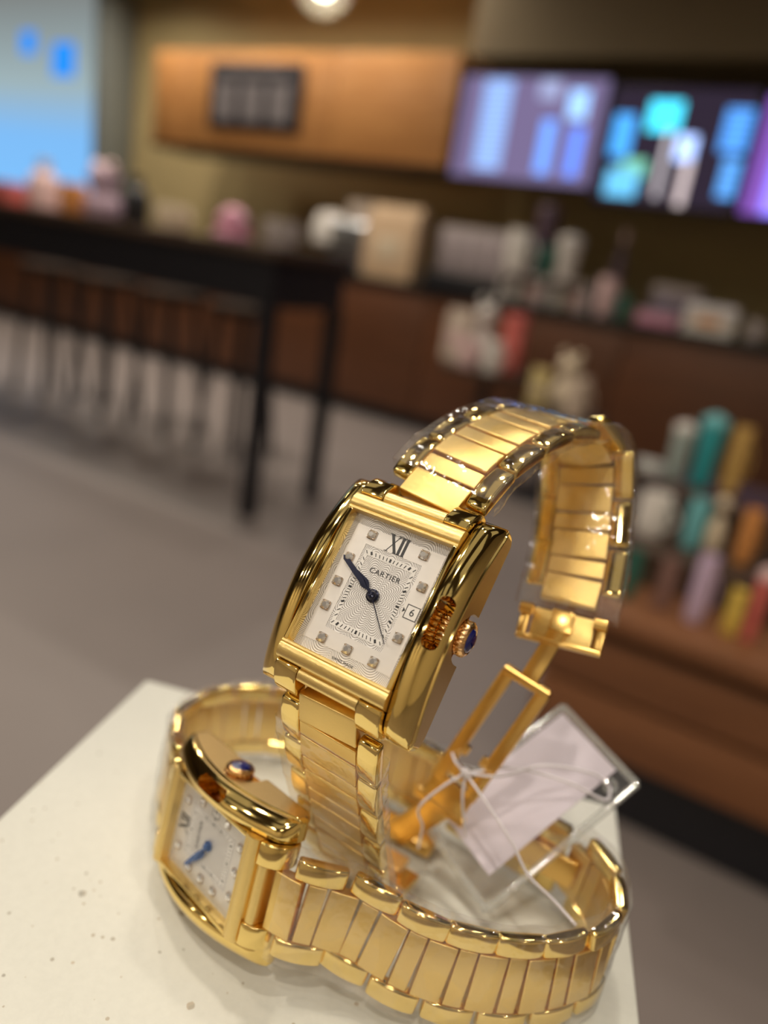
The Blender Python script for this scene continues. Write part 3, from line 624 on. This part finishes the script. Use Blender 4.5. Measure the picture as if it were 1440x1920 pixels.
    bm = bmesh.new(); rectring(bm, 1.15, 1.15, 1.02, 1.02, -2.02, -1.98); bmesh.ops.translate(bm, verts=bm.verts, vec=(7.15*MM, 0, 0)); CASE['datef'] = mesh('date_frame', bm, M['ink'])
    bm = bmesh.new(); mmbox(bm, 6.1, 8.2, -1.05, 1.05, -2.06, -2.0); CASE['date'] = mesh('date_disc', bm, M['white_dial'])
    # diamond: cushion cut crown with a table, in a four prong setting
    bm = bmesh.new(); R8 = [(math.cos(PI/8+PI/4*k), math.sin(PI/8+PI/4*k)) for k in range(8)]
    base = [bm.verts.new((.78*c*MM, .78*s*MM, 0)) for c, s in R8]; mid = [bm.verts.new((.80*c*MM, .80*s*MM, .25*MM)) for c, s in R8]
    c2 = [(math.cos(PI/4*k), math.sin(PI/4*k)) for k in range(8)]; top = [bm.verts.new((.42*c*MM, .42*s*MM, .58*MM)) for c, s in c2]
    for i in range(8):
        j = (i+1) % 8; bm.faces.new((base[i], base[j], mid[j], mid[i])); bm.faces.new((mid[i], mid[j], top[j])); bm.faces.new((mid[i], top[j], top[i]))
    bm.faces.new(top); CASE['gem'] = mesh('diamond', bm, M['diamond'], 3)
    bm = bmesh.new(); mmbox(bm, -.78, .78, -.78, .78, -.02, .30, .22, 2)
    for sx in (-1, 1):
        for sy in (-1, 1): mmbox(bm, sx*.6-.13, sx*.6+.13, sy*.6-.13, sy*.6+.13, .2, .52, .08, 1)
    CASE['setting'] = mesh('gem_setting', bm, M['setting'])
    # crown: fluted rim, beads and a blue cabochon, axis along x
    bm = bmesh.new(); prof = [(11.4, 1.4), (11.5, 2.6), (12.3, 2.75), (13.1, 2.6), (13.3, 2.3), (13.6, 2.5), (13.9, 2.72), (14.9, 2.75), (15.1, 2.4), (15.3, 2.72), (16.0, 2.72), (16.4, 2.45), (16.5, 2.15), (16.2, 1.95)]; n = 66; rings = []
    for (x, r) in prof:
        am = .0 if r < 2.46 else .17
        rings.append([bm.verts.new((x*MM, (r+am*math.cos(22*2*PI*i/n))*math.cos(2*PI*i/n)*MM, (-5.3+(r+am*math.cos(22*2*PI*i/n))*math.sin(2*PI*i/n))*MM)) for i in range(n)])
    for a, b in zip(rings, rings[1:]):
        for i in range(n): bm.faces.new((a[i], a[(i+1) % n], b[(i+1) % n], b[i]))
    bm.faces.new(rings[0]); bm.faces.new(rings[-1]); CASE['crown'] = mesh('crown', bm, M['rose'], 50)
    bm = bmesh.new(); lathe(bm, [(1.98*math.cos(PI/2*k/8)*MM+1e-6, .75*math.sin(PI/2*k/8)*MM) for k in range(9)], 32, Matrix(((0, 0, 1, 16.3*MM), (1, 0, 0, 0), (0, 1, 0, -5.3*MM), (0, 0, 0, 1)))); CASE['cab'] = mesh('cabochon', bm, M['spinel'])
    bm = bmesh.new(); lathe(bm, [(1.05*MM, -1.95*MM), (1.1*MM, -1.6*MM), (.8*MM, -1.5*MM), (.8*MM, -1.3*MM), (.55*MM, -.95*MM), (1e-6, -.85*MM)], 28); CASE['hub'] = mesh('hand_hub', bm, M['blue_steel'])
    bm = bmesh.new(); prism(bm, [(x*MM, y*MM) for x, y in ((-.9, -.12), (2.0, -.16), (3.1, -.42), (4.9, -.46), (8.3, -.40), (8.95, 0), (8.3, .40), (4.9, .46), (3.1, .42), (2.0, .16), (-.9, .12))], -1.5*MM, -1.36*MM); CASE['minute'] = mesh('minute_hand', bm, M['blue_steel'])
    bm = bmesh.new(); prism(bm, [(x*MM, y*MM) for x, y in ((-.5, -.14), (1.4, -.2), (2.1, -.62), (2.7, -.78), (5.6, -.1), (5.8, 0), (5.6, .1), (2.7, .78), (2.1, .62), (1.4, .2), (-.5, .14))], -1.72*MM, -1.58*MM); CASE['hour'] = mesh('hour_hand', bm, M['blue_steel'])
    bm = bmesh.new(); prism(bm, [(x*MM, y*MM) for x, y in ((-1.2, -.09), (8.2, -.06), (8.2, .06), (-1.2, .09))], -1.28*MM, -1.2*MM); CASE['second'] = mesh('second_hand', bm, M['blue_steel'])
    for k in ('hub', 'minute', 'hour', 'second'):
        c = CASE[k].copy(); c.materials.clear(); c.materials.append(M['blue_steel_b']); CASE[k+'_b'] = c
case_meshes()
def text_mesh(body, size, x, y, z, width=None, weight=0.0):
    cu = bpy.data.curves.new('t', 'FONT'); cu.body = body; cu.size = size*MM; cu.align_x = 'CENTER'; cu.align_y = 'CENTER'; cu.extrude = .015*MM; cu.offset = weight*MM; cu.space_character = 1.12
    o = bpy.data.objects.new('t', cu); COL.objects.link(o); dg = bpy.context.evaluated_depsgraph_get(); dg.update(); me = bpy.data.meshes.new_from_object(o.evaluated_get(dg)); bpy.data.objects.remove(o)
    xs = [v.co.x for v in me.vertices]; k = width*MM/(max(xs)-min(xs)) if width else 1
    for v in me.vertices: v.co = Vector((v.co.x*k+x*MM, v.co.y+y*MM, v.co.z+z*MM))
    me.materials.clear(); me.materials.append(M['ink']); return me
CASE['name'] = text_mesh('CARTIER', 1.25, .2, 3.75, -2.06, 5.7); CASE['swiss'] = text_mesh('SWISS MADE', .62, .15, -11.3, -2.06, 4.0); CASE['six'] = text_mesh('6', 1.7, 7.2, 0, -1.98)

def build_case(e, hands, bright=False):
    sfx = '_b' if bright else ''
    rl = obj('case_rail', CASE['rail_l'], None, e); rr = obj('case_rail', CASE['rail_r'], None, e)
    for r_ in (rl, rr): wn = r_.modifiers.new('even_shading', 'WEIGHTED_NORMAL'); wn.keep_sharp = True
    obj('case_middle', CASE['middle'], None, e)
    for k in ('bar_t', 'bar_b'): obj('bezel_bar', CASE[k], None, e)
    for k in ('end_t', 'end_b'): obj('end_bar', CASE[k], None, e)
    for k in ('lug_tl', 'lug_tr', 'lug_bl', 'lug_br'): obj('lug', CASE[k], None, e)
    obj('bezel_side', CASE['side'], None, e); obj('crystal', CASE['crystal'], None, e)
    d = obj('dial', CASE['dial'], None, e); d['label'] = 'silver guilloche dial with diamond markers'
    for k, n in (('frame', 'hour_frame'), ('track', 'minute_track'), ('ticks', 'minute_marks'), ('xii', 'numeral_twelve'), ('tri', 'date_pointer'), ('datef', 'date_frame'), ('date', 'date_disc'), ('name', 'dial_lettering'), ('swiss', 'dial_lettering'), ('six', 'date_numeral')): obj(n, CASE[k], None, d)
    for (x, y) in ((-4.95, 9.1), (4.95, 9.1), (-6.95, 4.3), (6.95, 4.3), (-6.95, 0), (-6.95, -4.3), (6.95, -4.3), (-4.95, -9.2), (0, -9.2), (4.95, -9.2)):
        g = obj('hour_diamond', CASE['gem'], None, e); g.matrix_basis = Matrix.Translation((x*MM, y*MM, -1.85*MM)); s = obj('gem_setting', CASE['setting'], None, g); s.location = (0, 0, -.15*MM)
    for k, a in zip(('minute', 'hour', 'second'), hands):
        h = obj(k+'_hand', CASE[k+sfx], None, e); h.rotation_euler = (0, 0, math.radians(a))
    obj('hand_hub', CASE['hub'+sfx], None, e)
    c = obj('crown', CASE['crown'], None, e); c['label'] = 'fluted crown with a blue stone'; obj('cabochon', CASE['cab'], None, c)

# ---- bracelet links, shared meshes: x across, y along, z outward
PER, WIDE, NARROW = 9.7, 5.42, 3.38
def crowned(x0, x1, ly, zt, zb, crown, bev, m, name, ends=0.0):
    """plate with a softly crowned outer face"""
    bm = bmesh.new(); n = 8; rings = []
    for i in range(n+1):
        y = -ly/2+ly*i/n; q = (2*i/n-1); t = zt-crown*q*q
        rings.append([bm.verts.new((x*MM, y*MM, z*MM)) for x, z in ((x0, zb), (x1, zb), (x1, t), (x0, t))])
    for a, b in zip(rings, rings[1:]):
        for i in range(4): bm.faces.new((a[i], a[(i+1) % 4], b[(i+1) % 4], b[i]))
    bm.faces.new(rings[0][::-1]); bm.faces.new(rings[-1]); bmesh.ops.recalc_face_normals(bm, faces=bm.faces)
    es = [e_ for e_ in bm.edges if len(e_.link_faces) == 2 and e_.calc_face_angle(0) > .6]
    bmesh.ops.bevel(bm, geom=es, offset=bev*MM, segments=3, profile=.5, affect='EDGES'); return mesh(name, bm, m, 30)
LINK = {'wide': crowned(-5.65, 5.65, WIDE, 1.25, -1.15, .10, .22, M['satin2'], 'wide_link'), 'narrow': crowned(-5.65, 5.65, NARROW, 1.15, -1.15, .05, .2, M['satin2'], 'narrow_link'),
        'sl': crowned(-9.6, -5.75, PER-.25, 1.45, -1.2, .75, .55, M['gold'], 'side_link'), 'sr': crowned(5.75, 9.6, PER-.25, 1.45, -1.2, .75, .55, M['gold'], 'side_link')}
def band(e, pts, xref, sign, s0=3.0, end=None, taper=.0, film=True, fs=(0, 1), xref2=None, K=1.0):
    """links along a path that leaves the case; sign=+1 leaves at 12, -1 at 6"""
    full, L = spline(pts, .001); L_mm = L/MM if end is None else end
    def fr(s):
        P, T = full(s*MM); k = min(1, s/max(1, L_mm)); xr = xref if xref2 is None else xref.lerp(xref2, k).normalized()
        x = (xr-T*xr.dot(T)).normalized(); y = T*sign; z = x.cross(y); return x, y, z, P
    k = 0
    while True:
        sw = (s0+k*PER)*K; sn = sw+PER*K/2
        if sw+WIDE/2 > L_mm+1.5: break
        def put(key, name, s):
            x, y, z, P = fr(s); w_ = 1-taper*s/L_mm
            o = obj(name, LINK[key], None, e, frame(x, y, z, P) @ Matrix.Diagonal((w_*K, K, K, 1)))
        put('wide', 'wide_link', sw)
        if sn+PER/2 <= L_mm+2.5:
            put('narrow', 'narrow_link', sn); put('sl', 'side_link', sn); put('sr', 'side_link', sn)
        k += 1
    if film:
        bm = bmesh.new(); rings = []; n = int((fs[1]-fs[0])*L_mm/1.1); prof = []
        for (cx, cz, a0) in ((9.85, 1.55, 0), (-9.85, 1.55, 90), (-9.85, -1.35, 180), (9.85, -1.35, 270)):
            for j in range(4):
                a = math.radians(a0+30*j); prof.append((cx+.45*math.cos(a), cz+.4*math.sin(a)))
            # long faces get extra points so that the sheet can crinkle
            if a0 in (0, 180):
                sg = 1 if a0 == 0 else -1
                for t in (.66, .33, 0, -.33, -.66): prof.append((sg*9.85*t, cz+sg*.42))
        for i in range(n+1):
            s = (fs[0]+(fs[1]-fs[0])*i/n)*L_mm; x, y, z, P = fr(s); w_ = 1-taper*s/L_mm; ring = []
            for (a, b) in prof:
                q = P + x*(a*w_*K*MM) + z*(b*K*MM); nz = noise.noise(q*260)*.45 + noise.noise(q*700)*.18
                dirv = (x*(a/9.85)*.8 + z*(1 if b > 0 else -1)).normalized(); ring.append(bm.verts.new(q + dirv*(max(-.1, nz)+.12)*MM))
            rings.append(ring)
        for a, b in zip(rings, rings[1:]):
            m_ = len(a)
            for i in range(m_): bm.faces.new((a[i], a[(i+1) % m_], b[(i+1) % m_], b[i]))
        me = mesh('plastic_film', bm, M['film'], 180); o = obj('plastic_film', me, None, e, Matrix.Identity(4)); o['label'] = 'clear protective plastic film'
    return fr, L_mm

def pose(x, y, t):
    x = (M3 @ Vector(x)).normalized(); y = M3 @ Vector(y); y = (y-x*x.dot(y)).normalized(); return frame(x, y, x.cross(y), cw(*t))
def wmm(x, y, h): return Vector((x*MM, y*MM, ZP+h*MM))

# ---- watch A, standing
KA = 1.03
MA = pose((.832, .309, -.46), (.434, -.88, .193), (-2.4*KA, 12.6*KA, 116.2*KA)) @ Matrix.Scale(KA, 4)
A = empty('gold_watch', MA); tag(A, 'standing gold wristwatch with dial turned to the viewer and open clasp', 'watch', 'gold wristwatches on the plinth')
build_case(A, (151.5, 148.5, -47.5))
xA = Vector(MA.col[0][:3]).normalized()
def la(x, y, z): return MA @ Vector((x*MM, y*MM, z*MM))
up_pts = [la(0, 17.0, -4.6), atd(845, 893, 126.5*KA), atd(886, 852, 129.5*KA), atd(955, 808, 136*KA), atd(1015, 790, 143*KA), atd(1070, 805, 149.5*KA), atd(1099, 868, 153*KA), atd(1094, 965, 152.5*KA), atd(1082, 1062, 150*KA), atd(1060, 1150, 147*KA)]
frU, LU = band(A, up_pts, xA, 1, s0=3.5, taper=.03, fs=(.06, 1.0), K=KA)
lo_pts = [la(0, -17.0, -4.6), wmm(-2.9, 105.5, 55.5), wmm(-1.9, 108.6, 46.5), wmm(-.5, 112.0, 38), wmm(1.0, 115.3, 29.5), wmm(2.8, 118.8, 20.5), wmm(4.6, 122.2, 12.5), wmm(7.6, 127.5, 5.8), wmm(11.6, 136, 2.6), wmm(15, 143.5, 2.2)]
frL, LL = band(A, lo_pts, xA, -1, s0=3.5, taper=.03, fs=(.10, .95), K=KA)
# folding clasp of A
def wob(name, bm, m, e): return obj(name, bm, m, e, Matrix.Identity(4))
xe, ye, ze, Pe = frU(LU); q0 = Pe - ze*.0012
hA = atd(988, 1278, 154); fB = atd(868, 1450, 162); lB = wmm(20.5, 145, 6)
bm = bmesh.new(); bar(bm, Pe + ze*.0005, Pe + ye*.0062 + ze*.0005, xe, .0125, .0009, .0002); wob('clasp_end_plate', bm, M['satin2'], A)
bm = bmesh.new(); bar(bm, Pe + ye*.0060, Pe + ye*.0071, xe, .0172, .0020, .0003); wob('clasp_lip', bm, M['clasp_gold'], A)
for s in (-1, 1):
    bm = bmesh.new(); bar(bm, Pe + xe*(s*.0077) - ye*.0004, Pe + xe*(s*.0077) + ye*.0062, xe, .0019, .0022, .0004); wob('clasp_prong', bm, M['clasp_gold'], A)
for s in (-1, 1):
    bm = bmesh.new(); tube(bm, [Pe + xe*(s*.0062) - ze*.0014 + ye*.001, Pe + xe*(s*.0088) - ze*.0014 + ye*.001], .0012, 14); wob('push_button', bm, M['clasp_gold'], A)
xc = (xA*.97 + Vector((0, 0, -.16))).normalized()
bm = bmesh.new(); bar(bm, Pe - ze*.0012 + ye*.000, Pe - ze*.0018 + ye*.0045, xc, .0046, .0010, .0003); wob('blade_root', bm, M['clasp_gold'], A)
bm = bmesh.new(); bar(bm, Pe - ze*.0018 + ye*.004, hA, xc, .0036, .0013, .0003); wob('upper_blade', bm, M['clasp_gold'], A)
bm = bmesh.new(); tube(bm, [hA - xc*.0052, hA + xc*.0052], .0012, 18); wob('hinge_pin', bm, M['clasp_gold'], A)
fd = (fB-hA).normalized()
for s in (-1, 1):
    bm = bmesh.new(); bar(bm, hA + xc*(s*.0041), fB + xc*(s*.0041) + fd*.004, xc, .0029, .0018, .0003); wob('frame_rail', bm, M['clasp_gold'], A)
    k = hA.lerp(fB, .80); bm = bmesh.new(); bar(bm, k + xc*(s*.0026) - fd*.0012, k + xc*(s*.0026) + fd*.0012, xc, .0022, .0016, .0004); wob('catch_lug', bm, M['clasp_gold'], A)
bm = bmesh.new(); bar(bm, fB - fd*.001, fB + fd*.0016, xc, .0092, .0016, .0003); wob('frame_crossbar', bm, M['clasp_gold'], A)
fE = fB + fd*.010
bm = bmesh.new(); bar(bm, fB + fd*.003, fE, xc, .0104, .0016, .0003); wob('frame_foot', bm, M['clasp_gold'], A)
bm = bmesh.new(); tube(bm, [fE - xc*.0062, fE + xc*.0062], .0012, 18); wob('hinge_pin', bm, M['clasp_gold'], A)
bm = bmesh.new(); bar(bm, fE, frL(LL-2)[3] + Vector((0, 0, .0026)), xc, .0060, .0013, .0003); wob('lower_blade', bm, M['clasp_gold'], A)
xl, yl, zl, Pl = frL(LL)
for s, nm in ((0, 'clasp_cover'),):
    a = Pl - yl*(.0004+s*.0068); bm = bmesh.new(); bar(bm, a, a - yl*.0064, xl, .0172, .0032, .0009); wob(nm, bm, M['clasp_gold'], A)

# ---- watch B, lying on its side
MB_ = pose((.242, -.965, -.099), (-.70, -.245, .671), (-35.7, 65.3, 144.9))
B = empty('gold_watch', MB_); tag(B, 'gold wristwatch lying on its side, closed band looped around the standing one', 'watch', 'gold wristwatches on the plinth')
build_case(B, (143, 151, 150), True)
xB = Vector(MB_.col[0][:3])
def lb(x, y, z): return MB_ @ Vector((x*MM, y*MM, z*MM))
xB2 = Vector((.03, .14, .99)).normalized()
fpts = [lb(0, -17.0, -4.6), lb(0, -22.0, -5.9), wmm(5.6, 105.2, 15.9), wmm(17, 102.2, 13.5), wmm(28, 101.9, 11.7), wmm(39, 103.6, 10.6), wmm(48, 107, 10.4), wmm(54.5, 111.5, 10.4), wmm(57.6, 119, 10.4), wmm(57, 128, 10.4), wmm(52.5, 135.5, 10.4)]
frBF, LBF = band(B, fpts, xB, -1, s0=3.5, taper=.0, fs=(.03, 1.0), xref2=Vector((.08, .10, .99)).normalized())
bpts = [lb(0, 17.0, -4.6), lb(0, 22, -6.3), wmm(-40.5, 146, 11.6), wmm(-40.5, 155, 11.2), wmm(-35.5, 163.5, 11), wmm(-26, 168.5, 11), wmm(-14, 169.5, 11), wmm(-2, 166.5, 11), wmm(9, 161.5, 11), wmm(19, 156, 11), wmm(27, 151, 11)]
frBB, LBB = band(B, bpts, xB, 1, s0=3.5, taper=.0, fs=(.03, 1.0), xref2=Vector((0, .05, 1)).normalized())
x1, y1, z1, p1 = frBB(LBB); x2, y2, z2, p2 = frBF(LBF); mid = (p1+p2)/2
for a, b in ((p1.lerp(p2, .03), p1.lerp(p2, .49)), (p1.lerp(p2, .51), p1.lerp(p2, .97))):
    bm = bmesh.new(); bar(bm, a, b, Vector((0, .05, 1)), .0172, .0034, .0009); wob('clasp_cover', bm, M['gold'], B)
bm = bmesh.new(); dn = (p2-p1).normalized().cross(Vector((0, 0, 1))).normalized(); bar(bm, p1.lerp(p2, -.1) + dn*.0028, p1.lerp(p2, 1.1) + dn*.0028, Vector((0, 0, 1)), .007, .0013, .0003); wob('inner_blade', bm, M['clasp_gold'], B)

# ------------------------------------------------------------------ tag in a clear sleeve, with strings
T1, T2, T3 = atd(1036, 1341, 180), atd(1194, 1470, 166.5), atd(912, 1708, 156.5)
tx = (T2-T1).normalized(); ty = (T3-T2); TL = ty.length; ty.normalize(); tx = (tx-ty*tx.dot(ty)).normalized(); TW = (T2-T1).dot(tx); tz = tx.cross(ty)
TM = frame(tx, ty, tz, T2 - tx*TW)
tg = empty('hang_tag', TM); tag(tg, 'white paper tag in a clear plastic sleeve leaning inside the watch bands', 'tag')
bm = bmesh.new()
for z in (-.0008, .0008):
    vs = [bm.verts.new(q) for q in ((0, 0, z), (TW, 0, z), (TW, TL, z), (0, TL, z))]; bm.faces.new(vs)
obj('sleeve', bm, M['acrylic'], tg)
for nm, a, b in (('sleeve_edge', (0, 0), (TW, 0)), ('sleeve_edge', (TW, 0), (TW, TL)), ('sleeve_edge', (0, TL), (TW, TL)), ('sleeve_edge', (0, 0), (0, TL))):
    bm = bmesh.new(); tube(bm, [(a[0], a[1], 0), (b[0], b[1], 0)], .0009, 10); obj(nm, bm, M['acrylic_edge'], tg)
bm = bmesh.new(); box(bm, (TW*.42, TL*.46, 0), (TW*.74, TL*.86, .0004)); obj('paper_label', bm, M['paper'], tg)
bm = bmesh.new(); tube(bm, [(TW-.0035+.0013*math.cos(2*PI*k/20), .0045+.0013*math.sin(2*PI*k/20), .0011) for k in range(21)], .0004, 8); obj('eyelet', bm, M['acrylic_edge'], tg)
KN = atd(873, 1450, 158)
def string(*pts, r=.00032):
    full, L = spline([Vector(p) for p in pts], .001); n = 28; bm = bmesh.new(); tube(bm, [full(L*k/n)[0] for k in range(n+1)], r, 8); wob('string', bm, M['string'], tg)
eye = TM @ Vector((TW-.0035, .0045, .0016))
string(KN, atd(960, 1440, 160), atd(1060, 1465, 163), atd(1135, 1500, 165), eye)
string(KN, atd(940, 1455, 158), atd(1020, 1435, 162), atd(1110, 1450, 166), eye)
string(KN, atd(830, 1475, 157), atd(785, 1515, 158), atd(792, 1550, 160), atd(784, 1590, 163))
string(KN, atd(867, 1500, 157), atd(873, 1570, 160))
string(KN, atd(915, 1510, 154), atd(960, 1580, 150), atd(990, 1640, 148), atd(1040, 1690, 146), atd(1080, 1735, 143))
string(KN, atd(855, 1430, 159), atd(848, 1412, 162))
bm = bmesh.new(); bmesh.ops.create_icosphere(bm, subdivisions=2, radius=.0012)
for v in bm.verts: v.co *= 1+.25*noise.noise(v.co*900)
bmesh.ops.translate(bm, verts=bm.verts, vec=KN); wob('knot', bm, M['string'], tg)
